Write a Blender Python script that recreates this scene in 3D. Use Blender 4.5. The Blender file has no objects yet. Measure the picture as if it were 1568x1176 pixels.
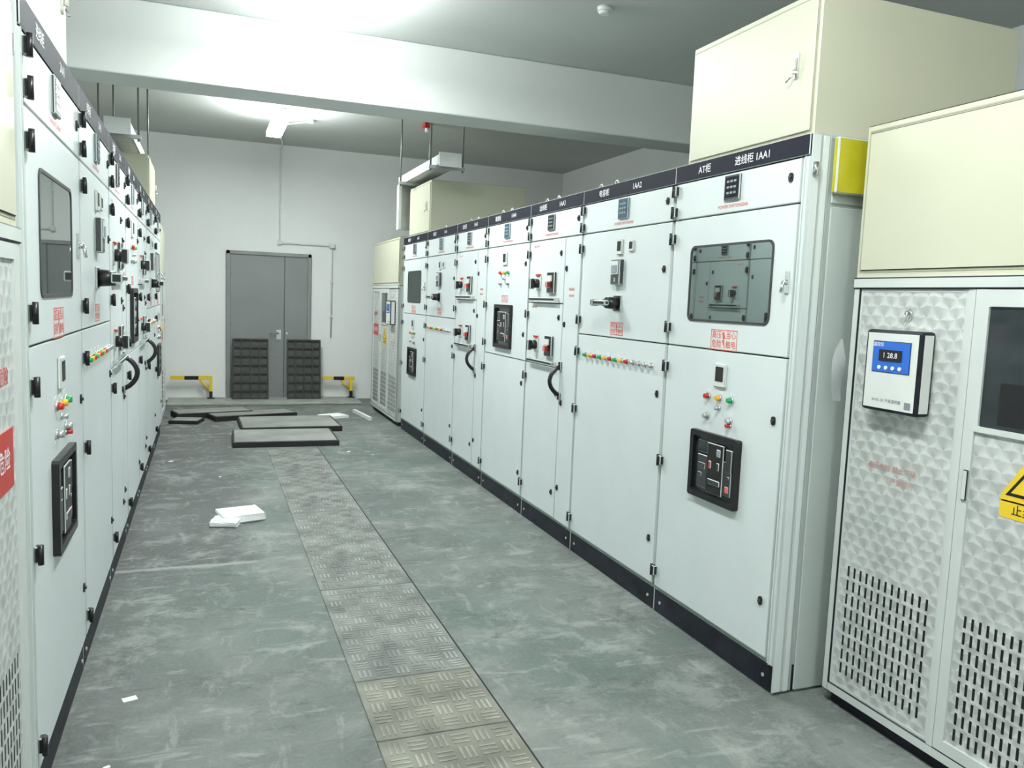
import bpy, bmesh, math, random
from mathutils import Matrix, Vector
random.seed(4)
scene=bpy.context.scene
scene.view_settings.view_transform='Standard'
# ---------------------------------------------------------------- materials
MATS={}
def nd(nt,t,**k):
    n=nt.nodes.new(t)
    for a,b in k.items(): setattr(n,a,b)
    return n
def mat(name,col,rough=.5,metal=0,var=.06,scale=6,emit=0,bump=0,bscale=60,alpha=1,coat=0,spec=.5,detail=5):
    if name in MATS: return MATS[name]
    m=bpy.data.materials.new(name); m.use_nodes=True; nt=m.node_tree
    p=nt.nodes['Principled BSDF']; L=nt.links.new
    p.inputs['Roughness'].default_value=rough; p.inputs['Metallic'].default_value=metal
    p.inputs['Specular IOR Level'].default_value=spec
    tc=nd(nt,'ShaderNodeTexCoord')
    n=nd(nt,'ShaderNodeTexNoise'); n.inputs['Scale'].default_value=scale; n.inputs['Detail'].default_value=detail
    L(tc.outputs['Object'],n.inputs['Vector'])
    r=nd(nt,'ShaderNodeValToRGB'); r.color_ramp.elements[0].position=.3; r.color_ramp.elements[1].position=.7
    r.color_ramp.elements[0].color=tuple(max(0,c*(1-var)) for c in col)+(1,)
    r.color_ramp.elements[1].color=tuple(min(1,c*(1+var)) for c in col)+(1,)
    L(n.outputs['Fac'],r.inputs['Fac']); L(r.outputs['Color'],p.inputs['Base Color'])
    if emit:
        p.inputs['Emission Color'].default_value=tuple(col)+(1,); p.inputs['Emission Strength'].default_value=emit
    if bump:
        n2=nd(nt,'ShaderNodeTexNoise'); n2.inputs['Scale'].default_value=bscale; L(tc.outputs['Object'],n2.inputs['Vector'])
        b=nd(nt,'ShaderNodeBump'); b.inputs['Strength'].default_value=bump; b.inputs['Distance'].default_value=.01
        L(n2.outputs['Fac'],b.inputs['Height']); L(b.outputs['Normal'],p.inputs['Normal'])
    if alpha<1: p.inputs['Alpha'].default_value=alpha
    if coat: p.inputs['Coat Weight'].default_value=coat
    MATS[name]=m; return m
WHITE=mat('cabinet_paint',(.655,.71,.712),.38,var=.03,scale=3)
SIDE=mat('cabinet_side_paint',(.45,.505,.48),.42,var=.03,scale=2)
FRAME=mat('enclosure_frame_paint',(.58,.62,.60),.4,var=.03)
CREAM=mat('cream_paint',(.55,.555,.43),.42,var=.03,scale=2)
CREAMD=mat('cream_paint_line',(.36,.35,.26),.5)
NAVY=mat('navy_nameplate_strip',(.010,.011,.022),.6,spec=.15)
PLINTH=mat('dark_plinth',(.012,.014,.022),.5,var=.6,scale=9,spec=.3)
BLACK=mat('black_plastic',(.008,.008,.009),.35,var=.2)
GREYB=mat('dark_grey_plastic',(.035,.037,.04),.4,var=.2)
GAP=mat('door_gap',(.02,.02,.02),.8)
GAPL=mat('enclosure_door_gap',(.16,.17,.16),.7)
CHROME=mat('chrome',(.7,.7,.7),.2,metal=1)
RED=mat('red_plastic',(.50,.02,.015),.35)
YEL=mat('yellow_plastic',(.75,.42,.02),.35)
GRN=mat('green_plastic',(.01,.33,.10),.35)
SILV=mat('silver_button',(.5,.5,.5),.3,metal=.6)
REDINK=mat('red_ink',(.62,.12,.10),.6)
PINKINK=mat('faded_red_marker',(.55,.30,.28),.6)
TXTW=mat('white_ink',(.75,.75,.77),.6)
DARKINK=mat('grey_ink',(.2,.22,.25),.6)
SCREEN=mat('meter_screen',(.02,.022,.03),.15,var=.3,scale=30)
SCREENB=mat('meter_screen_blue',(.05,.10,.15),.15,var=.3,scale=30)
DIG=mat('meter_digits',(.25,.3,.33),.5)
GLASS=mat('cabinet_window_glass',(.22,.26,.245),.015,metal=.9,var=.08,scale=1.5)
DGLASS=mat('dark_window_glass',(.025,.032,.035),.06,metal=0,var=.4,scale=5)
BLUE=mat('blue_panel',(.02,.13,.55),.4)
PALEP=mat('pale_plastic',(.66,.69,.66),.4)
YSIGN=mat('yellow_sign',(.80,.56,.03),.45)
YCOVER=mat('yellow_busbar_cover',(.47,.43,.02),.3,var=.15)
STEEL=mat('galvanised_steel',(.5,.52,.52),.4,metal=.5,var=.15)
ROD=mat('threaded_rod_steel',(.22,.23,.23),.5,metal=.6)
WALLM=mat('wall_white_plaster',(.82,.84,.835),.85,var=.025,scale=1.5,bump=.15,bscale=30)
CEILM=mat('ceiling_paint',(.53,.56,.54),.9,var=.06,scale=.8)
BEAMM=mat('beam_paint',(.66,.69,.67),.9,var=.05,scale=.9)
DOORM=mat('grey_door_paint',(.235,.25,.25),.33,var=.06,scale=2)
DOORF=mat('grey_door_frame_paint',(.25,.26,.26),.45)
CRATE=mat('black_cover_plastic',(.022,.024,.020),.5,var=.3,scale=10)
CRATEB=mat('cover_web_plastic',(.055,.06,.053),.6,var=.2,scale=10)
RUBBER=mat('black_edge_rubber',(.010,.010,.010),.6,var=.3)
SLAB=mat('slab_grey_board',(.24,.25,.235),.6,var=.25,scale=3)
FOAM=mat('white_foam',(.85,.87,.87),.85,bump=.5,bscale=120)
PAPER=mat('white_paper',(.75,.78,.78),.8)
CONC=mat('pale_concrete',(.33,.35,.32),.75,var=.2,scale=4,bump=.3)
PVC=mat('white_pvc',(.72,.74,.73),.5)
PLASTICW=mat('clear_plastic_wrap',(.7,.74,.76),.15,alpha=.3)
TUBE=mat('lamp_diffuser',(.955,1,.985),.5,emit=112,var=0)

def textured_metal():
    m=bpy.data.materials.new('engine_turned_metal'); m.use_nodes=True; nt=m.node_tree; L=nt.links.new
    p=nt.nodes['Principled BSDF']; p.inputs['Metallic'].default_value=.15; p.inputs['Roughness'].default_value=.42
    tc=nd(nt,'ShaderNodeTexCoord'); 
    dn=nd(nt,'ShaderNodeTexNoise'); dn.inputs['Scale'].default_value=14; L(tc.outputs['Object'],dn.inputs['Vector'])
    vm=nd(nt,'ShaderNodeVectorMath',operation='MULTIPLY_ADD'); L(dn.outputs['Color'],vm.inputs[0]); vm.inputs[1].default_value=(.035,.035,.035); L(tc.outputs['Object'],vm.inputs[2])
    sp=nd(nt,'ShaderNodeSeparateXYZ'); L(vm.outputs[0],sp.inputs[0])
    def M(op,a,b=None):
        n=nd(nt,'ShaderNodeMath',operation=op)
        for i,x in enumerate([a,b]):
            if x is None: continue
            if isinstance(x,(int,float)): n.inputs[i].default_value=x
            else: L(x,n.inputs[i])
        return n.outputs[0]
    z=M('DIVIDE',sp.outputs['Z'],.036); y=M('DIVIDE',sp.outputs['Y'],.060)
    row=M('FLOOR',z); odd=M('MULTIPLY',M('FLOORED_MODULO',row,2),.5)
    fx=M('SUBTRACT',M('FRACT',M('ADD',y,odd)),.5); fz=M('SUBTRACT',M('FRACT',z),.0)
    ang=M('ARCTAN2',fz,fx)
    v=M('ADD',M('MULTIPLY',M('SINE',M('ADD',M('MULTIPLY',ang,3),.4)),.5),.5)
    nz=nd(nt,'ShaderNodeTexNoise'); nz.inputs['Scale'].default_value=16; nz.inputs['Detail'].default_value=5; L(tc.outputs['Object'],nz.inputs['Vector'])
    v2=M('ADD',M('MULTIPLY',v,.40),M('MULTIPLY',nz.outputs['Fac'],.85))
    r=nd(nt,'ShaderNodeValToRGB'); r.color_ramp.elements[0].position=.3; r.color_ramp.elements[1].position=.9
    r.color_ramp.elements[0].color=(.38,.405,.39,1); r.color_ramp.elements[1].color=(.68,.71,.69,1)
    L(v2,r.inputs['Fac']); L(r.outputs['Color'],p.inputs['Base Color'])
    b=nd(nt,'ShaderNodeBump'); b.inputs['Strength'].default_value=.03; b.inputs['Distance'].default_value=.004
    L(v,b.inputs['Height']); L(b.outputs['Normal'],p.inputs['Normal'])
    return m
TEX=textured_metal()

def floor_mat():
    m=bpy.data.materials.new('worn_green_concrete'); m.use_nodes=True; nt=m.node_tree; L=nt.links.new
    p=nt.nodes['Principled BSDF']; tc=nd(nt,'ShaderNodeTexCoord')
    p.inputs['Specular IOR Level'].default_value=.25
    def noise(s,d,dist,rough=.6,off=0,stretch=None,rot=0):
        n=nd(nt,'ShaderNodeTexNoise'); n.inputs['Scale'].default_value=s; n.inputs['Detail'].default_value=d
        n.inputs['Distortion'].default_value=dist; n.inputs['Roughness'].default_value=rough
        mp=nd(nt,'ShaderNodeMapping'); mp.inputs['Location'].default_value=(off,off*.7,0)
        mp.inputs['Rotation'].default_value=(0,0,rot)
        if stretch: mp.inputs['Scale'].default_value=stretch
        L(tc.outputs['Object'],mp.inputs['Vector']); L(mp.outputs['Vector'],n.inputs['Vector']); return n.outputs['Fac']
    def ramp(f,stops):
        r=nd(nt,'ShaderNodeValToRGB'); e=r.color_ramp.elements
        e[0].position,e[0].color=stops[0][0],stops[0][1]+(1,); e[1].position,e[1].color=stops[-1][0],stops[-1][1]+(1,)
        for s in stops[1:-1]:
            x=e.new(s[0]); x.color=s[1]+(1,)
        L(f,r.inputs['Fac']); return r.outputs['Color']
    def R(f,a,b): return ramp(f,[(a,(0,0,0)),(b,(1,1,1))])
    def mix(f,a,b):
        n=nd(nt,'ShaderNodeMix',data_type='RGBA')
        if isinstance(f,(int,float)): n.inputs[0].default_value=f
        else: L(f,n.inputs[0])
        for i,x in ((6,a),(7,b)):
            if isinstance(x,tuple): n.inputs[i].default_value=x+(1,)
            else: L(x,n.inputs[i])
        return n.outputs[2]
    def M(op,a,b=0,clamp=False):
        n=nd(nt,'ShaderNodeMath',operation=op); n.use_clamp=clamp
        for i,x in enumerate([a,b]):
            if isinstance(x,(int,float)): n.inputs[i].default_value=x
            else: L(x,n.inputs[i])
        return n.outputs[0]
    base=ramp(noise(1.3,10,.5,.68),[(.34,(.095,.110,.103)),(.5,(.142,.160,.150)),(.66,(.215,.23,.218))])
    green=R(noise(.8,5,.3,.6,3),.50,.64)
    c=mix(M('MULTIPLY',green,.5),base,(.095,.148,.124))
    sp=nd(nt,'ShaderNodeSeparateXYZ'); L(tc.outputs['Object'],sp.inputs[0])
    n3=noise(1.6,6,1.0,.6,7)
    xx=M('ADD',sp.outputs['X'],M('MULTIPLY',n3,1.1))
    mx=M('MULTIPLY',M('SUBTRACT',.93,xx),5,True)
    my=M('MULTIPLY',M('SUBTRACT',sp.outputs['Y'],4.62),14,True)
    my2=M('MULTIPLY',M('SUBTRACT',10.9,sp.outputs['Y']),5,True)
    mk=M('MULTIPLY',M('MULTIPLY',mx,my),my2)
    c=mix(M('MULTIPLY',mk,.85),c,(.082,.085,.083))
    mk2=M('MULTIPLY',M('SUBTRACT',.50,xx),3,True)
    c=mix(M('MULTIPLY',mk2,.55),c,(.088,.093,.090))
    area=ramp(noise(.9,3,.3,.5,21),[(.38,(.2,.2,.2)),(.58,(1,1,1))])
    s1=R(noise(3.4,12,.35,.76,11),.50,.62)
    c=mix(M('MULTIPLY',M('MULTIPLY',s1,.58),area),c,(.31,.33,.315))
    s2=R(noise(3.4,7,.5,.68,41,(1,3.0,1),.9),.56,.65)
    s3=R(noise(3.8,7,.5,.68,47,(2.8,1,1),.45),.57,.66)
    c=mix(M('MULTIPLY',s2,.48),c,(.33,.35,.335)); c=mix(M('MULTIPLY',s3,.42),c,(.31,.33,.315))
    d1=R(noise(4.2,11,.4,.74,31),.58,.67)
    c=mix(M('MULTIPLY',d1,.6),c,(.060,.070,.065))
    d2=R(noise(3.4,6,.6,.65,57,(1,3.5,1),-.5),.59,.67)
    c=mix(M('MULTIPLY',d2,.45),c,(.07,.08,.075))
    jl=M('MULTIPLY',M('SUBTRACT',.03,M('ABSOLUTE',M('SUBTRACT',M('ADD',sp.outputs['Y'],M('MULTIPLY',n3,.12)),4.70))),40,True)
    c=mix(M('MULTIPLY',M('MULTIPLY',jl,mx),.6),c,(.36,.38,.36))
    g=noise(60,4,0,.7,5)
    c=mix(M('MULTIPLY',R(g,.42,.72),.22),c,(.27,.285,.27))
    L(c,p.inputs['Base Color'])
    r=M('ADD',M('MULTIPLY',noise(2,5,.5),.3),.52); L(r,p.inputs['Roughness'])
    b=nd(nt,'ShaderNodeBump'); b.inputs['Strength'].default_value=.35; b.inputs['Distance'].default_value=.01
    L(noise(18,8,.6),b.inputs['Height']); L(b.outputs['Normal'],p.inputs['Normal'])
    return m
FLOORM=floor_mat()

# ---------------------------------------------------------------- builder
_txt={}
def text_mesh(s):
    if s in _txt: return _txt[s]
    cu=bpy.data.curves.new('t','FONT'); cu.body=s; cu.align_x='CENTER'; cu.align_y='CENTER'; cu.resolution_u=2; cu.offset=.012
    o=bpy.data.objects.new('t',cu); scene.collection.objects.link(o)
    dg=bpy.context.evaluated_depsgraph_get()
    me=bpy.data.meshes.new_from_object(o.evaluated_get(dg))
    r=([tuple(v.co) for v in me.vertices],[tuple(f.vertices) for f in me.polygons])
    bpy.data.objects.remove(o); bpy.data.curves.remove(cu); bpy.data.meshes.remove(me)
    _txt[s]=r; return r
def rrect(u0,u1,z0,z1,r,n=4):
    pts=[]
    for cx,cz,a0 in ((u1-r,z1-r,0),(u0+r,z1-r,90),(u0+r,z0+r,180),(u1-r,z0+r,270)):
        for i in range(n+1):
            a=math.radians(a0+90*i/n); pts.append((cx+r*math.cos(a),cz+r*math.sin(a)))
    return pts
class B:
    def __init__(s,name,XF=0,sg=1):
        s.name=name; s.XF=XF; s.sg=sg; s.td=-1 if sg==-1 else 1
        s.bm=bmesh.new(); s.mats=[]; s.zmap=None
    def mi(s,m):
        if m not in s.mats: s.mats.append(m)
        return s.mats.index(m)
    def box(s,w0,w1,u0,u1,z0,z1,m,bev=0,seg=1,rot=None):
        if u0>u1: u0,u1=u1,u0
        c=[(w,u,z) for w in (w0,w1) for u in (u0,u1) for z in (z0,z1)]
        if rot:
            a,(cw,cu)=rot; ca,sa=math.cos(a),math.sin(a)
            c=[(cw+(w-cw)*ca-(u-cu)*sa,cu+(w-cw)*sa+(u-cu)*ca,z) for w,u,z in c]
        v=[s.bm.verts.new(p) for p in c]; k=s.mi(m); fs=[]
        for q in ((0,1,3,2),(4,6,7,5),(0,4,5,1),(2,3,7,6),(0,2,6,4),(1,5,7,3)):
            f=s.bm.faces.new([v[i] for i in q]); f.material_index=k; fs.append(f)
        if bev:
            es=list({e for f in fs for e in f.edges})
            bmesh.ops.bevel(s.bm,geom=es,offset=bev,segments=seg,affect='EDGES',profile=.5)
        return v
    def cyl(s,c,axis,r,h,m,n=16,r2=None,smooth=True):
        if axis=='z': R=Matrix.Identity(4)
        elif axis=='w': R=Matrix.Rotation(math.pi/2,4,'Y')
        elif axis=='u': R=Matrix.Rotation(-math.pi/2,4,'X')
        r_=bmesh.ops.create_cone(s.bm,cap_ends=True,segments=n,radius1=r,radius2=r if r2 is None else r2,depth=h,matrix=Matrix.Translation(c)@R)
        k=s.mi(m)
        for f in {f for v in r_['verts'] for f in v.link_faces}:
            f.material_index=k
            if len(f.verts)==4 and smooth: f.smooth=True
    def tube(s,pts,r,m,n=8):
        k=s.mi(m); P=[Vector(p) for p in pts]; rings=[]
        T=[(P[min(i+1,len(P)-1)]-P[max(i-1,0)]).normalized() for i in range(len(P))]
        x=None
        for i,p in enumerate(P):
            t=T[i]
            if x is None:
                a=Vector((0,0,1)) if abs(t.z)<.9 else Vector((1,0,0))
                x=t.cross(a).normalized()
            else: x=(x-t*x.dot(t)).normalized()
            y=t.cross(x).normalized()
            rings.append([s.bm.verts.new(p+x*r*math.cos(2*math.pi*j/n)+y*r*math.sin(2*math.pi*j/n)) for j in range(n)])
        for a,b in zip(rings,rings[1:]):
            for j in range(n):
                f=s.bm.faces.new((a[j],a[(j+1)%n],b[(j+1)%n],b[j])); f.material_index=k; f.smooth=True
        for q in (rings[0],rings[-1]):
            f=s.bm.faces.new(q); f.material_index=k
    def torus(s,c,R,r,m,axis='w',n=16):
        pts=[]
        for i in range(n+1):
            a=2*math.pi*i/n; ca,sa=R*math.cos(a),R*math.sin(a)
            pts.append((c[0],c[1]+ca,c[2]+sa) if axis=='w' else ((c[0]+ca,c[1],c[2]+sa) if axis=='u' else (c[0]+ca,c[1]+sa,c[2])))
        s.tube(pts,r,m,6)
    def poly(s,pts,w0,w1,m):
        k=s.mi(m); a=[s.bm.verts.new((w0,u,z)) for u,z in pts]; b=[s.bm.verts.new((w1,u,z)) for u,z in pts]
        for q in (a,b):
            f=s.bm.faces.new(q); f.material_index=k
        n=len(pts)
        for i in range(n):
            f=s.bm.faces.new((a[i],a[(i+1)%n],b[(i+1)%n],b[i])); f.material_index=k
    def ring(s,po,pi,w0,w1,m):
        k=s.mi(m); n=len(po)
        def mk(pts,w): return [s.bm.verts.new((w,u,z)) for u,z in pts]
        oa,ob,ia,ib=mk(po,w0),mk(po,w1),mk(pi,w0),mk(pi,w1)
        for i in range(n):
            j=(i+1)%n
            for q in ((ob[i],ob[j],ib[j],ib[i]),(oa[i],oa[j],ia[j],ia[i]),(oa[i],oa[j],ob[j],ob[i]),(ia[i],ia[j],ib[j],ib[i])):
                f=s.bm.faces.new(q); f.material_index=k
    def text(s,t,size,cu,cz,w,m,sx=1):
        vs,fs=text_mesh(t); k=s.mi(m)
        vv=[s.bm.verts.new((w,cu+s.td*x*size*sx,cz+y*size)) for x,y,_ in vs]
        for f in fs:
            try:
                q=s.bm.faces.new([vv[i] for i in f]); q.material_index=k
            except Exception: pass
    def done(s,origin=True,parent=None):
        for v in s.bm.verts:
            v.co.x=s.XF+s.sg*v.co.x
            if s.zmap: v.co.z=s.zmap(v.co.z)
        bmesh.ops.recalc_face_normals(s.bm,faces=s.bm.faces)
        me=bpy.data.meshes.new(s.name)
        xs=[v.co for v in s.bm.verts]
        c=Vector((0,0,0))
        if origin:
            c=Vector(((min(p.x for p in xs)+max(p.x for p in xs))/2,(min(p.y for p in xs)+max(p.y for p in xs))/2,min(p.z for p in xs)))
            for v in s.bm.verts: v.co-=c
        s.bm.to_mesh(me); s.bm.free()
        for m in s.mats: me.materials.append(m)
        o=bpy.data.objects.new(s.name,me); o.location=c; scene.collection.objects.link(o)
        return o

# ---------------------------------------------------------------- room
CZ=3.58
XL,XR,YB,YN=-3.6,5.3,11.9,-3.5
b=B('floor'); b.box(XL,XR,YN,YB,-.1,0,FLOORM); b.done(False)
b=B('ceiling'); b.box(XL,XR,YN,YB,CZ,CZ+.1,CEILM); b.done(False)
b=B('wall_back'); b.box(XL-.2,XR+.2,YB,YB+.2,-.1,CZ+.1,WALLM); b.done(False)
b=B('wall_front'); b.box(XL-.2,XR+.2,YN-.2,YN,-.1,CZ+.1,WALLM); b.done(False)
b=B('wall_left'); b.box(XL-.2,XL,YN,YB,-.1,CZ+.1,WALLM); b.done(False)
b=B('wall_right'); b.box(XR,XR+.2,YN,YB,-.1,CZ+.1,WALLM); b.done(False)
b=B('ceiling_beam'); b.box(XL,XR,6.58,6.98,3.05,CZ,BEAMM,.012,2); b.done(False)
b=B('trim_1'); b.box(-.5,2.05,11.25,YB,0,.03,CONC,.006); b.done()

# steel door
b=B('door_1')
x0,x1,zt=.25,1.40,2.085
for a in ((x0,x0+.05,.03,zt),(x1-.05,x1,.03,zt)): b.box(a[0],a[1],YB-.05,YB,a[2],a[3],DOORF,.004)
b.box(x0,x1,YB-.05,YB,zt-.05,zt,DOORF,.004)
b.box(x0+.05,1.028,YB-.03,YB,.03,zt-.05,DOORM,.003); b.box(1.034,x1-.05,YB-.03,YB,.03,zt-.05,DOORM,.003)
b.box(x0+.04,x1-.04,YB-.012,YB,.03,zt-.04,GAP)
b.box(.92,.99,YB-.035,YB-.028,.86,1.0,CHROME,.003)
b.cyl((.955,YB-.05,.95),'u',.012,.05,CHROME); b.tube([(.955,YB-.075,.95),(.88,YB-.078,.948),(.83,YB-.07,.945)],.009,CHROME)
b.cyl((1.07,YB-.035,.95),'u',.018,.012,CHROME)
for z in (.3,1.1,1.8):
    b.cyl((x0+.05,YB-.04,z),'z',.01,.1,DOORF)
b.done()

# conduits
b=B('electrical_conduit')
b.tube([(.78,10.4,CZ-.02),(.96,11.6,CZ-.02),(.96,YB-.03,CZ-.06),(.96,YB-.02,3.2),(.96,YB-.02,2.25),(.97,YB-.02,2.225),(1.66,YB-.02,2.225),(1.69,YB-.02,2.2),(1.69,YB-.02,.9)],.012,PVC)
b.box(1.65,1.73,YB-.05,YB,2.19,2.26,PVC,.006); b.box(.93,.99,YB-.05,YB,2.2,2.26,PVC,.006)
b.tube([(.85,10.4,CZ-.02),(1.15,10.0,CZ-.02)],.01,PVC); b.cyl((1.15,10.0,CZ-.02),'z',.04,.04,PVC)
for z in (1.2,1.7,2.7,3.1): b.box(1.67 if z<2 else .94,1.71 if z<2 else .98,YB-.04,YB,z,z+.02,PVC)
b.done()

# suspended ceiling lamps (wrap-around diffuser on slim spine, two hangers each)
def lamp(y,x=.72,L=1.3):
    b=B('fluorescent_ceiling_lamp'); z=CZ-.25
    b.box(x-.035,x+.035,y-L/2,y+L/2,z+.032,z+.055,PVC,.006)
    b.box(x-.08,x+.08,y-L/2,y+L/2,z-.015,z+.03,TUBE)
    for e in (-1,1):
        b.tube([(x,y+e*.42,z+.05),(x,y+e*.42,CZ)],.004,ROD,6)
        b.cyl((x,y+e*.42,CZ-.01),'z',.03,.02,PVC)
    b.done()
for y in (9.25,5.52,1.6,-1.9): lamp(y)

# smoke detectors
b=B('smoke_detector'); b.cyl((2.57,5.2,CZ-.015),'z',.05,.03,PVC,20); b.cyl((2.57,5.2,CZ-.04),'z',.03,.02,PVC,20,.045); b.done()
b=B('alarm_sounder'); b.box(2.38,2.48,9.4,9.5,CZ-.06,CZ,RED,.01); b.cyl((2.43,9.45,CZ-.08),'z',.03,.05,PVC); b.done()

# striped barriers
def barrier(x0,x1,post):
    b=B('striped_safety_barrier'); n=max(2,round((x1-x0)/.17)); y=YB-.12
    for i in range(n):
        a=x0+(x1-x0)*i/n; c=x0+(x1-x0)*(i+1)/n
        b.box(a,c,y-.02,y+.02,.29,.34,YSIGN if i%2==0 else BLACK)
    for k,p in enumerate(post):
        b.box(p-.02,p+.02,y-.02,y+.02,.12,.29,YSIGN); b.box(p-.022,p+.022,y-.022,y+.022,.03,.13,BLACK)
        b.box(p-.05,p+.05,y-.05,y+.05,.03,.04,BLACK)
        d=-1 if k==0 else 1
        b.tube([(p+d*.02,y,.15),(p+d*.15,y,.30)],.015,YSIGN)
    b.done()
barrier(-.47,.07,[.05]); barrier(1.57,2.03,[1.98])

# trench cover grids leaning on door/wall
def grid(x0,x1):
    b=B('plastic_cable_trench_cover'); zt=.87; y=YB-.09; z0=.03
    def P(w0,w1,z_0,z_1,d0,d1,m): 
        v=b.box(w0,w1,-d1,-d0,z_0,z_1,m)
        for q in v:
            h=q.co.z; q.co.y=q.co.y+y-.13+(h-z0)*.12/.84
    P(x0,x1,z0,zt,-.0,.012,CRATEB)
    for i in range(5):
        x=x0+(x1-x0)*i/4; x=min(max(x,x0+.010),x1-.010); P(x-.010,x+.010,z0,zt,.012,.045,CRATE)
    for i in range(8):
        z=z0+(zt-z0)*i/7; z=min(max(z,z0+.010),zt-.010); P(x0,x1,z-.009,z+.009,.012,.042,CRATE)
    b.done()
grid(.33,.81); grid(1.06,1.53)

# ---------------------------------------------------------------- floor plates
PA=mat('tread_plate_grey',(.165,.176,.164),.65,metal=0,var=.45,scale=5,detail=12); PB=mat('tread_plate_tan',(.168,.17,.142),.65,metal=0,var=.45,scale=5,detail=12)
BARA=mat('tread_bar_grey',(.235,.247,.232),.6,metal=0,var=.55,scale=6,detail=12); BARB=mat('tread_bar_tan',(.235,.236,.195),.6,metal=0,var=.55,scale=6,detail=12)
edges=[1.1,1.6,2.1,2.59,3.04,4.08,5.61,6.8,8.0]
for y0,y1 in zip(edges,edges[1:]):
    t=y1<=3.1; b=B('checker_plate_trench_cover')
    X0,X1=.545,1.035
    b.box(X0+.002,X1-.002,y0+.003,y1-.003,.0,.006,PB if t else PA,.002)
    n=6; cs=(X1-X0-.03)/n; ny=int((y1-y0-.03)/cs); csy=(y1-y0-.03)/ny
    for i in range(n):
        for j in range(ny):
            cx=X0+.015+(i+.5)*cs; cy=y0+.015+(j+.5)*csy
            for k in (-1,0,1):
                if (i+j)%2: b.box(cx-cs*.40,cx+cs*.40,cy+k*csy*.27-.0045,cy+k*csy*.27+.0045,.006,.008,BARB if t else BARA)
                else: b.box(cx+k*cs*.27-.0045,cx+k*cs*.27+.0045,cy-csy*.40,cy+csy*.40,.006,.008,BARB if t else BARA)
    b.done()
b=B('trim_2'); b.box(1.037,1.042,1.1,8.1,0,.003,GAP); b.done()

# slabs & strips on floor
def slab(x0,x1,y0,y1,z0,h,rot=0,name='rubber_edged_floor_panel',top=SLAB,bw=.02):
    b=B(name); c=((x0+x1)/2,(y0+y1)/2); r=(rot,c)
    b.box(x0,x1,y0,y1,z0,z0+h-.004,RUBBER,rot=r); b.box(x0+bw,x1-bw,y0+bw*2,y1-bw*.5,z0+h-.004,z0+h,top,rot=r)
    return b.done()
slab(.24,1.27,8.15,8.93,0,.055,-.02); slab(.34,1.42,9.0,9.85,0,.06,.02)
slab(-.38,.50,10.15,10.5,0,.07,.26); slab(.02,1.02,9.98,10.32,.0,.06,.30); slab(-.38,-.06,9.7,9.98,0,.04,-.25)
b=B('polystyrene_scrap')
b.box(1.32,1.62,9.95,10.2,0,.03,FOAM,rot=(.4,(1.47,10.1)))
b.done()
b=B('polystyrene_scrap'); b.box(1.83,1.87,9.75,10.5,0,.04,PVC,rot=(.1,(1.85,10.1))); b.done()
# foam block
b=B('polystyrene_block')
b.box(.08,.35,5.45,5.68,0,.06,FOAM,.012,2,rot=(.25,(.2,5.55)))
b.box(.03,.20,5.38,5.55,.0,.04,FOAM,.01,2,rot=(-.3,(.1,5.45)))
for q in b.bm.verts: 
    q.co+=Vector((random.uniform(-.008,.008),random.uniform(-.008,.008),random.uniform(-.004,.008) if q.co.z>.02 else 0))
b.done()
for (x,y,s,a) in ((-.27,3.15,.05,.3),(.62,2.37,.045,.1),(-.3,7.6,.04,.8),(1.15,9.2,.05,.5),(1.3,7.8,.04,1),(.1,6.9,.02,.2),(1.5,7.6,.02,.2),(-.3,2.7,.02,.4)):
    b=B('paper_scrap'); b.box(x-s/2,x+s/2,y-s/3,y+s/3,.0005 if x<.5 or x>1.04 else .0085,.003 if x<.5 or x>1.04 else .011,PAPER,rot=(a,(x,y))); b.done()

# ---------------------------------------------------------------- switchgear
def meter(b,x,z,s=.11,m=SCREEN,cap=True):
    c=b.yc+b.td*x
    b.box(0,.012,c-s/2,c+s/2,z-s/2,z+s/2,GREYB if m is SCREEN else SCREENB,.004)
    b.box(.012,.0135,c-s*.4,c+s*.4,z-s*.38,z+s*.40,m)
    for i in range(3):
        for j in range(3): b.box(.0135,.0145,c-s*.3+j*s*.22,c-s*.3+j*s*.22+s*.15,z-s*.25+i*s*.22,z-s*.25+i*s*.22+s*.08,DIG)
    if cap: b.text('POWER SWITCHGEAR',.021,c,z-.078,.001,REDINK)
def display(b,x,z,w=.075,h=.095):
    c=b.yc+b.td*x
    b.box(0,.012,c-w/2,c+w/2,z-h/2,z+h/2,PALEP,.004); b.box(.012,.014,c-w*.32,c+w*.32,z-h*.25,z+h*.36,BLACK)
def lightb(b,x,z,m,r=.013):
    c=b.yc+b.td*x
    b.cyl((.004,c,z),'w',r*1.25,.008,CHROME,14); b.cyl((.014,c,z),'w',r,.02,m,14,r*.8)
def label_above(b,x,z,w=.03):
    c=b.yc+b.td*x; b.box(0,.0012,c-w/2,c+w/2,z-.005,z+.005,TXTW)
def lock(b,x,z):
    c=b.yc+b.td*x
    b.poly(rrect(c-.011,c+.011,z-.018,z+.018,.0105),0,.006,BLACK); b.cyl((.008,c,z),'w',.007,.008,GREYB,10)
def hinge(b,x,z):
    c=b.yc+b.td*x
    b.box(0,.022,c-.014,c+.014,z-.024,z+.024,BLACK,.004); b.cyl((.018,c-b.td*.012,z),'z',.008,.056,BLACK,10)
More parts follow.
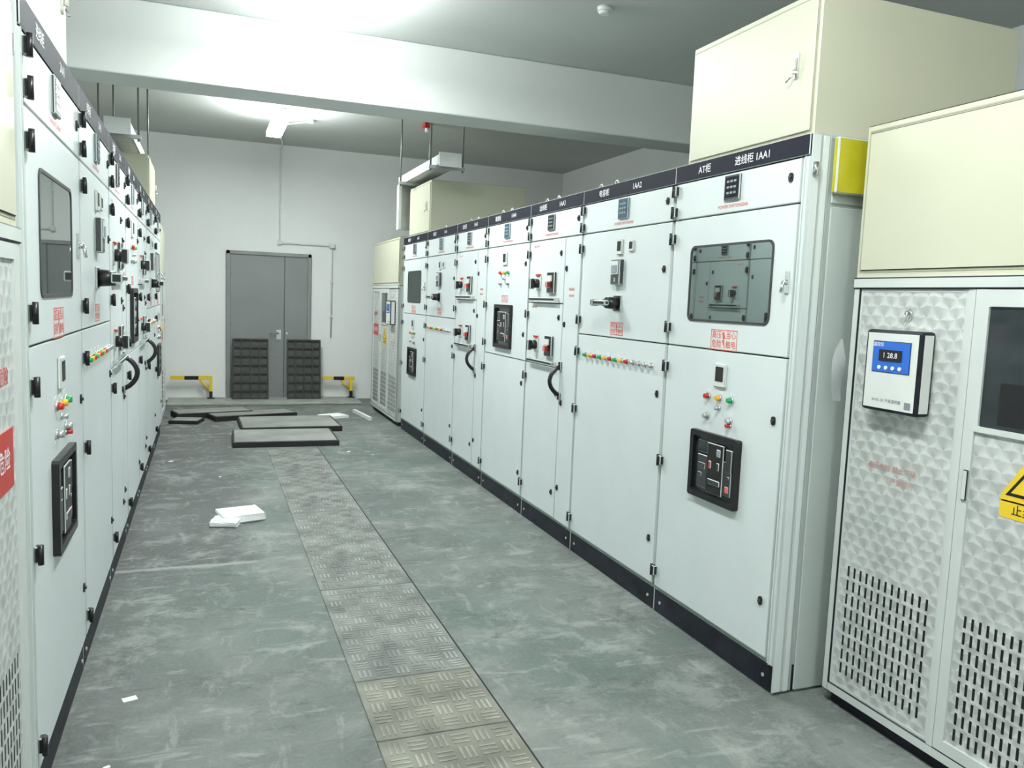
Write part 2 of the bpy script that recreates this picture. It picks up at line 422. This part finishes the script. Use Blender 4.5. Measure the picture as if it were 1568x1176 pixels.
def danger(b,x,z,w=.18,h=.085):
    c=b.yc+b.td*x
    b.box(0,.001,c-w/2,c+w/2,z-h/2,z+h/2,PALEP)
    b.ring([(c-w/2,z-h/2),(c+w/2,z-h/2),(c+w/2,z+h/2),(c-w/2,z+h/2)],[(c-w/2+.004,z-h/2+.004),(c+w/2-.004,z-h/2+.004),(c+w/2-.004,z+h/2-.004),(c-w/2+.004,z+h/2-.004)],.001,.0016,REDINK)
    s=h/.085
    for sx in (-.27,.27):
        for k,t in enumerate(('高压','危险') if sx<0 else ('当心','触电')):
            b.text(t,.034*s,c+b.td*sx*w,z+(.019-.038*k)*s,.0015,REDINK)
    pts=[(0,.036),(.013,.004),(.003,.006),(.010,-.036),(-.012,.0),(-.002,-.001),(-.012,.03)]
    b.poly([(c+b.td*p*s,z+q*s) for p,q in pts],.001,.002,REDINK)
def breaker(b,x,zc,w=.355,h=.305):
    c=b.yc+b.td*x; z0,z1=zc-h/2,zc+h/2
    b.ring(rrect(c-w/2,c+w/2,z0,z1,.012),rrect(c-w/2+.026,c+w/2-.026,z0+.028,z1-.026,.006),0,.022,BLACK)
    b.box(0,.003,c-w/2+.02,c+w/2-.02,z0+.02,z1-.02,DGLASS)
    P=lambda a,d,e,f,w1,m: b.box(.003,w1,c+b.td*a,c+b.td*d,zc+e,zc+f,m,.003)
    P(-.125,.13,-.105,.045,.012,GREYB); P(-.045,.075,-.115,.11,.017,BLACK); P(-.13,-.05,.055,.11,.010,DGLASS)
    P(.025,.055,.055,.09,.0195,DIG); P(.085,.13,.0,.10,.014,GREYB)
    P(-.03,-.01,-.005,.03,.020,RED); P(.03,.05,-.005,.03,.020,GREYB)
    P(-.03,.06,-.075,-.05,.020,GREYB); P(-.115,-.06,-.02,.01,.0135,GREYB); P(-.115,-.085,-.055,-.035,.0135,GREYB); P(.10,.12,-.03,-.015,.0135,GREYB)
    P(.09,.12,-.09,-.06,.0135,REDINK)
def rot_handle(b,x,z,L=.11):
    c=b.yc+b.td*x
    b.box(0,.008,c-.045,c+.045,z-.045,z+.045,GREYB,.004)
    b.cyl((.04,c,z),'w',.036,.07,BLACK,20,.03); b.cyl((.082,c,z),'w',.02,.02,GREYB,14)
    e=c-b.td*L
    b.box(.075,.105,min(c+b.td*.04,e),max(c+b.td*.04,e),z-.015,z+.015,BLACK,.008,2)
    b.box(.068,.112,e-.012,e+.012,z-.020,z+.020,BLACK,.006,2)
def window(b,x,z0=1.485,z1=1.81,w=.57):
    c=b.yc+b.td*x
    b.ring(rrect(c-w/2-.010,c+w/2+.010,z0-.010,z1+.010,.033),rrect(c-w/2,c+w/2,z0,z1,.026),-.001,.004,GREYB)
    b.poly(rrect(c-w/2,c+w/2,z0,z1,.026),-.001,.0015,GLASS)
    lx=b.yc+b.td*(b.W/2-.075); zm=(z0+z1)/2
    b.box(0,.006,lx-.012,lx+.012,zm-.045,zm+.045,CHROME,.003); b.cyl((.012,lx,zm),'w',.01,.02,CHROME,10); b.tube([(.022,lx,zm),(.028,lx+.0,zm-.04)],.006,CHROME)
def arc_handle(b,x,z,h=.19,d=.075):
    c=b.yc+b.td*x
    pts=[(0,c,z+h/2)]+[(d*math.sin(math.pi*i/10)**.7,c,z+h/2-h*(i/10)) for i in range(1,10)]+[(0,c,z-h/2)]
    b.tube(pts,.014,BLACK,8); b.box(0,.012,c-.02,c+.02,z+h/2-.03,z+h/2+.03,BLACK,.004); b.box(0,.012,c-.02,c+.02,z-h/2-.03,z-h/2+.02,BLACK,.004)
def drawer_unit(b,x0,x1,z):
    P=lambda x:b.yc+b.td*x; L=x1-x0
    a=P(x0+L*.30)
    b.box(0,.006,a-.045,a+.045,z-.045,z+.055,PALEP,.003); b.cyl((.022,a,z),'w',.03,.035,BLACK,16); b.box(.035,.07,a-.012,a+.012,z-.04,z+.035,BLACK,.006)
    b.box(0,.014,a-.035,a+.03,z+.05,z+.062,RED)
    q=P(x0+L*.70)
    b.box(0,.02,q-.06,q+.06,z-.065,z+.075,BLACK,.006); b.box(.02,.03,q-.035,q+.035,z+.01,z+.05,PALEP,.003)
    b.box(.02,.05,q-.012,q+.012,z-.03,z+.01,RED,.004); b.box(.02,.024,q-.045,q+.045,z-.055,z-.03,GREYB)
    s_,e_=P(x0+L*.15),P(x0+L*.88)
    b.box(.022,.036,s_,e_,z-.115,z-.095,BLACK,.004)
    for t in (s_,e_): b.box(0,.034,t-.008,t+.008,z-.117,z-.093,CHROME,.002)
def panel(XF,sg,y0,y1,kind,label,end=None):
    b=B('switchgear_cabinet',XF,sg); b.yc=(y0+y1)/2; W=b.W=y1-y0
    if sg==1: b.zmap=lambda z: z if z<1.3 else 1.3+(z-1.3)*1.08
    P=lambda x:b.yc+b.td*x
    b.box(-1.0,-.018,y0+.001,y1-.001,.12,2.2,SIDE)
    b.box(-.019,-.0175,y0+.004,y1-.004,.13,2.12,GAP)
    b.box(-.98,-.012,y0+.001,y1-.001,0,.12,PLINTH,.004)
    b.box(-.0125,-.011,y0+.02,y1-.02,.02,.10,PLINTH)
    for e in (y0+.06,y1-.06): b.cyl((-.009,e,.06),'w',.008,.006,STEEL,8)
    b.box(-.03,.004,y0,y1,2.122,2.202,NAVY,.003)
    for k,t in enumerate(label): b.text(t,.042,P(W*(-.24 if k==0 else .13)),2.16,.0052,TXTW)
    if kind!='A':
        for e in (y0+.1,y1-.1):
            b.cyl((-.16,e,2.212),'z',.018,.024,STEEL,10); b.torus((-.16,e,2.245),.022,.006,STEEL,'w',12)
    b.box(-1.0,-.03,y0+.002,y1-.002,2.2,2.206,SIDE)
    L,R=-W/2+.008,W/2-.008
    if end is not None:
        post=.032
        if (end=='R'): R-=post; pe=(W/2-post-.004,W/2)
        else: L+=post; pe=(-W/2,-W/2+post+.004)
        b.box(-.02,.0,P(pe[0]),P(pe[1]),.12,2.12,WHITE,.004)
        b.box(-.02,.004,P((pe[0]*.6+pe[1]*.4)),P((pe[0]*.5+pe[1]*.5)),.12,2.12,SIDE,.001)
    def door(x0,x1,z0,z1,hz=(),lz=(),gap=.0025):
        b.box(-.018,0,P(x0+gap),P(x1-gap),z0+gap,z1-gap,WHITE,.004,2)
        for z in hz: hinge(b,x0+.012,z)
        for z in lz: lock(b,x1-.055,z)
    door(L,R,1.948,2.12,(2.085,1.985),(2.05,))
    if kind=='A':
        door(L,R,1.353,1.948,(1.86,1.44)); door(L,R,.135,1.353,(1.25,.78,.22),(1.10,.36))
        meter(b,0,2.055); window(b,0); danger(b,0,1.40,.19,.09)
        display(b,0,1.245,.085,.105)
        for x,m in ((-.085,RED),(0,YEL),(.085,GRN)): lightb(b,x,1.145,m); label_above(b,x,1.172)
        lightb(b,0,1.10,SILV,.009)
        lightb(b,-.085,1.055,SILV); lightb(b,.085,1.055,SILV); lightb(b,.085,1.035,RED,.009); label_above(b,-.085,1.03); label_above(b,.085,1.08)
        breaker(b,0,.832)
    if kind=='B':
        door(L,R,1.353,1.948,(1.86,1.44),(1.72,)); door(L,R,.135,1.353,(1.25,.9,.22),(1.10,.36))
        meter(b,0,2.055,m=SCREENB); display(b,-.02,1.85,.06,.085); display(b,.11,1.85,.05,.06)
        c=P(-.02); b.box(0,.03,c-.05,c+.05,1.645,1.785,GREYB,.005); b.box(.03,.034,c-.04,c+.04,1.70,1.775,PALEP,.003); b.box(.034,.037,c-.03,c+.03,1.71,1.75,DIG); b.text('X',.03,c,1.67,.0305,TXTW)
        rot_handle(b,-.02,1.545); danger(b,-.02,1.405,.15,.07)
        cols=[GRN,YEL,RED,GRN,YEL,RED,GRN,YEL,RED,SILV,SILV,SILV,SILV]
        for i,m in enumerate(cols): lightb(b,-.38+i*.063,1.235,m,.012)
        for i in range(5): label_above(b,-.36+i*.126,1.262,.03)
    if kind=='C':
        xs=R-.235
        b.box(-.018,0,P(xs+.0025),P(R-.0025),.135,1.945,WHITE,.004,2)
        for z in (1.75,1.4,.9,.35): lock(b,xs+.035,z)
        door(L,xs,1.53,1.948,(1.86,),(1.85,)); door(L,xs,1.115,1.53,(1.45,),(1.44,)); door(L,xs,.135,1.115,(1.02,.25),(.95,.3))
        meter(b,-.05,2.055,.105)
        drawer_unit(b,L,xs,1.66); drawer_unit(b,L,xs,1.245)
        arc_handle(b,xs+.01,1.04)
        for z in (1.91,1.50): b.text('ZB1-2 100A',.018,P(L+.12),z,.001,REDINK)
        b.text('电容补偿',.02,P(xs+.12),1.62,.001,REDINK); b.text('操作说明',.018,P(xs+.12),1.58,.001,REDINK)
    if kind=='D':
        door(L,R,1.115,1.948,(1.86,1.5,1.2),(1.8,1.3)); door(L,R,.135,1.115,(1.0,.22),(.95,.3))
        meter(b,0,2.055,m=SCREENB); display(b,-.03,1.85,.085,.1)
        for x,m in ((-.11,RED),(-.03,YEL),(.05,GRN)): lightb(b,x,1.745,m)
        for x in (-.11,.05): lightb(b,x,1.665,SILV)
        lightb(b,-.03,1.70,SILV,.009)
        breaker(b,-.02,1.34,.36,.33)
        danger(b,-.02,1.55,.14,.05)
    return b
KEYS=['A','B','C','D','C','B','A']
def row(XF,sg,bounds,labels):
    for i,(a,c) in enumerate(zip(bounds,bounds[1:])):
        end=None
        if i==0: end='R' if sg==-1 else 'L'
        if i==6: end='L' if sg==-1 else 'R'
        b=panel(XF,sg,a,c,KEYS[i],labels[i],end)
        if i==0:
            y=a
            b.box(-.045,-.002,y-.008,y,.01,2.2,WHITE,.004); b.box(-.055,-.045,y-.003,y,.01,2.2,SIDE)
            b.box(-.085,-.055,y-.007,y,.01,2.2,WHITE,.004); b.box(-.098,-.088,y-.004,y,.01,2.2,STEEL,.002)
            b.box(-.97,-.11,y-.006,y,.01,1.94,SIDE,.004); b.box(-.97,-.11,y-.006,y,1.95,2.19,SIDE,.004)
            b.cyl((-.02,y-.012,2.07),'z',.012,.05,CHROME,8)
            if sg==-1:
                b.box(-.62,-.10,y-.035,y-.008,1.985,2.195,YCOVER,.006)
        b.done()
RB=[2.48,3.40,4.41,5.25,6.16,7.01,8.05,9.12]
LBD=[2.44,3.46,4.44,5.29,6.19,7.05,8.05,9.08]
nm=['进线柜','电容柜','出线柜','联络柜','出线柜','电容柜','进线柜']
row(2.11,-1,RB,[('AT柜' if i==0 else nm[i],'%s 1AA%d'%(nm[i],i+1) if i==0 else '1AA%d'%(i+1)) for i in range(7)])
row(-.45,1,LBD,[(nm[i],'2AA%d'%(i+1)) for i in range(7)])

# ---------------------------------------------------------------- cream busbar boxes on top
def topbox(XF,sg,y0,y1,depth=1.04,h=.54,z0=2.208):
    b=B('busbar_riser_box',XF,sg); z1=z0+h; c=(y0+y1)/2
    b.box(-depth,0,y0,y1,z0,z1,CREAM,.004)
    b.ring([(y0+.012,z0+.012),(y1-.012,z0+.012),(y1-.012,z1-.02),(y0+.012,z1-.02)],[(y0+.018,z0+.018),(y1-.018,z0+.018),(y1-.018,z1-.026),(y0+.018,z1-.026)],-.001,.001,CREAMD)
    b.box(0,.008,y0+.02,y1-.02,z0+.02,z1-.028,CREAM,.003)
    lx=c+b.td*((y1-y0)/2-.11); zm=z0+h*.52
    b.poly(rrect(lx-.013,lx+.013,zm-.05,zm+.05,.012),.008,.016,CHROME); b.box(.016,.03,lx-.006,lx+.006,zm-.02,zm+.03,CHROME,.003)
    b.tube([(.02,lx,zm-.03),(.035,lx+b.td*-.03,zm-.06)],.004,CHROME)
    b.tube([(-.1,c-.03,z1),(-.1,c-.03,z1+.04),(-.1,c+.03,z1+.04),(-.1,c+.03,z1)],.008,STEEL)
    b.done()
topbox(2.16,-1,2.53,3.385); topbox(2.16,-1,8.17,9.08)
topbox(-.49,1,2.50,3.46,z0=2.282,h=.48); topbox(-.50,1,8.15,9.02,z0=2.282,h=.45)

# ---------------------------------------------------------------- hanging cable trays
def tray(xa,xb,y0,y1,zb,zd):
    b=B('hanging_cable_tray')
    for x in (xa,xb): b.box(x-.006,x+.006,y0,y1,zb,zb+.09,PVC)
    b.box(xa,xb,y0,y1,zb,zb+.006,STEEL)
    b.box(xa-.01,xb+.01,y0-.01,y0+.01,zb-.02,zb+.11,PVC)
    n=int((y1-y0)/.25)
    for i in range(n): b.box(xa,xb,y0+.1+i*.25,y0+.13+i*.25,zb+.006,zb+.02,STEEL)
    b.box(xa,xb,y1-.02,y1,zd,zb,STEEL); b.box(xa-.02,xa+.01,y1-.1,y1,zd,zb,PVC); b.box(xb-.01,xb+.02,y1-.1,y1,zd,zb,PVC)
    for y in (y0+.12,y1-.35):
        b.box(xa-.08,xb+.08,y-.02,y+.02,zb-.03,zb,STEEL)
        for x in (xa-.06,xb+.06): b.tube([(x,y,zb-.05),(x,y,CZ)],.009,ROD,6)
    b.done()
tray(2.06,2.26,7.5,9.24,2.80,2.3); tray(-.78,-.60,7.5,9.14,2.80,2.3)

# ---------------------------------------------------------------- transformer enclosures
def enclosure(XF,sg,y0,y1,doors,kinds):
    b=B('transformer_enclosure',XF,sg); D=1.15; zs=1.66; zt=2.23
    b.box(-D,-.03,y0+.02,y1-.02,0,.05,PLINTH)
    b.box(-D,-.012,y0,y1,.05,zs,FRAME)
    b.box(-D,0.0,y0,y1,zs+.004,zt,CREAM,.004)
    b.box(-.013,.012,y0,y1,zs-.03,zs+.012,FRAME,.005,2)
    b.ring([(y0+.015,zs+.03),(y1-.015,zs+.03),(y1-.015,zt-.02),(y0+.015,zt-.02)],[(y0+.02,zs+.035),(y1-.02,zs+.035),(y1-.02,zt-.026),(y0+.02,zt-.026)],-.001,.0015,CREAMD)
    b.box(0,.006,y0+.022,y1-.022,zs+.038,zt-.03,CREAM,.003)
    for e in (y0,y1):
        s=1 if e==y0 else -1
        b.box(-.0135,.0065,e,e+s*.035,.05,zs-.025,FRAME,.005,2)
    b.box(-.013,.006,y0+.002,y1-.002,.052,.09,FRAME,.004)
    ds=sorted(doors)
    for d0,d1 in zip(ds,ds[1:]): b.box(-.0128,.0062,d0[1]+.001,d1[0]-.001,.088,zs-.028,FRAME)
    for (a,c),k in zip(doors,kinds):
        z0,z1=.092,zs-.031; fw=.028 if k!='ctrl' else .006
        b.box(-.0125,-.006,a,c,z0,z1,GAPL)
        ff=fw+(.012 if k!='ctrl' else .004)
        for n_,q in enumerate(((a+.002,a+ff,z0,z1),(c-ff,c-.002,z0,z1),(a+ff,c-ff,z0,z0+ff),(a+ff,c-ff,z1-ff,z1-.001))):
            b.box(-.006,.008 if k!='ctrl' else .002,q[0],q[1],q[2],q[3],FRAME)
        b.box(-.008,0,a+fw,c-fw,z0+.01,z1-.01,TEX)
        n=13; r=8; A=a+fw+.03; C=c-fw-.03
        for i in range(n):
            for j in range(r):
                u=A+(C-A)*(i+.5)/n; z=.15+j*.055
                b.poly([(u-.0045,z),(u+.0045,z),(u+.0045,z+.040),(u-.0045,z+.040)],-.001,.0008,BLACK)
        m=(a+c)/2
        if k=='ctrl':
            b.box(0,.065,m-.12,m+.125,1.195,1.485,PALEP,.012,2)
            m+=.01
            b.box(.065,.068,m-.09,m+.075,1.335,1.445,BLUE,.002); b.box(.068,.070,m-.055,m+.045,1.375,1.415,BLACK)
            b.text('1 28.8',.026,m-.005,1.395,.0705,TXTW); b.text('温控仪',.016,m+.05,1.432,.0685,TXTW)
            for q in (-.05,-.02,.01,.04): b.cyl((.069,m+q,1.352),'w',.007,.004,TXTW,10)
            b.text('BWD-3K 干变温控器',.014,m+.0,1.235,.0655,DARKINK)
            b.box(.065,.0662,m-.105,m-.08,1.215,1.24,DARKINK)
            m-=.01
            b.tube([(0,m,1.56),(.015,m,1.545),(.02,m,1.50)],.003,CHROME); b.torus((.008,m,1.54),.014,.003,CHROME)
            b.text('高压危险 禁止攀登',.026,m+.02,.985,.001,PINKINK); b.text('严禁打开',.026,m-.03,.94,.001,PINKINK)
        if k=='win':
            w0,w1=a+fw+.025,c-fw-.025
            b.ring(rrect(w0-.018,w1+.018,1.177,1.592,.01),rrect(w0,w1,1.195,1.575,.005),-.002,.010,FRAME)
            b.box(-.001,.002,w0,w1,1.195,1.575,DGLASS)
            b.box(.002,.003,w0+.03,w1-.06,1.21,1.34,BLACK)
            m2=m-.03*(-b.td)
            b.poly(rrect(m2-.115,m2+.115,.93,.985,.01),0,.0015,YSIGN)
            b.poly([(m2-.115,.98),(m2+.115,.98),(m2+.115,1.0),(m2+.02,1.15),(m2-.02,1.15),(m2-.115,1.0)],0,.0015,YSIGN)
            b.poly([(m2-.10,1.0),(m2+.10,1.0),(m2,1.14)],.0015,.002,BLACK); b.poly([(m2-.082,1.01),(m2+.082,1.01),(m2,1.124)],.002,.0025,YSIGN)
            b.poly([(m2-.006,1.02),(m2+.012,1.06),(m2+.002,1.06),(m2+.006,1.10),(m2-.012,1.055),(m2-.001,1.055)],.0025,.003,BLACK)
            b.text('止步 高压',.035,m2,.957,.002,BLACK)
            lz=1.0; lu=m-b.td*((c-a)/2-.03); b.box(.008,.016,lu-.01,lu+.01,lz-.05,lz+.05,FRAME,.003)
        if k=='sign':
            b.box(0,.002,m-.12,m+.19,1.02,1.17,RED); b.text('高压危险',.06,m+.03,1.095,.0025,TXTW)
            b.text('高压危险',.05,m+.06,1.30,.001,REDINK)
    b.done()
enclosure(2.30,-1,.93,2.40,[(1.905,2.365),(1.41,1.878),(.965,1.385)],['ctrl','win','win'])
enclosure(2.10,-1,9.27,10.85,[(9.31,9.80),(9.82,10.30),(10.32,10.80)],['ctrl','win','sign'])
enclosure(-.46,1,.75,2.415,[(1.86,2.38),(1.33,1.84),(.79,1.31)],['sign','win','win'])
enclosure(-.48,1,9.15,10.6,[(9.2,9.7),(9.72,10.2),(10.22,10.56)],['win','win','sign'])

# plastic film hanging on right enclosure corner
b=B('plastic_wrap_scrap')
pts=[]
k=b.mi(PLASTICW)
for i in range(7):
    t=i/6; z=1.20+.24*t; wd=.05*math.sin(math.pi*(.15+.75*t))+.008
    pts.append([b.bm.verts.new((2.285-wd*s+.008*math.sin(5*t+s*3),2.412+.012*math.sin(7*t+s*2),z)) for s in (0,.35,.7,1)])
for r1,r2 in zip(pts,pts[1:]):
    for j in range(3):
        f=b.bm.faces.new((r1[j],r1[j+1],r2[j+1],r2[j])); f.material_index=k; f.smooth=True
b.done()

# ---------------------------------------------------------------- world + camera
w=bpy.data.worlds.new('World'); scene.world=w; w.use_nodes=True
w.node_tree.nodes['Background'].inputs[0].default_value=(.8,.9,1,1); w.node_tree.nodes['Background'].inputs[1].default_value=.05
f=1225.; W_=1568.
Yd=Vector((317-784,588-443,-f)).normalized()
r=math.radians(2.25); s_,c_=math.sin(r),math.cos(r)
Zd=Vector((s_,c_,(145*c_-467*s_)/f)); Zd=(Zd-Yd*Zd.dot(Yd)).normalized()
Xd=Yd.cross(Zd)
cam=bpy.data.cameras.new('camera'); co=bpy.data.objects.new('camera',cam); scene.collection.objects.link(co)
M4=Matrix((Xd,Yd,Zd)).to_4x4(); M4.translation=Vector((0,0,1.533)); co.matrix_world=M4
cam.sensor_width=36; cam.lens=36*f/W_; cam.clip_start=.05
scene.camera=co
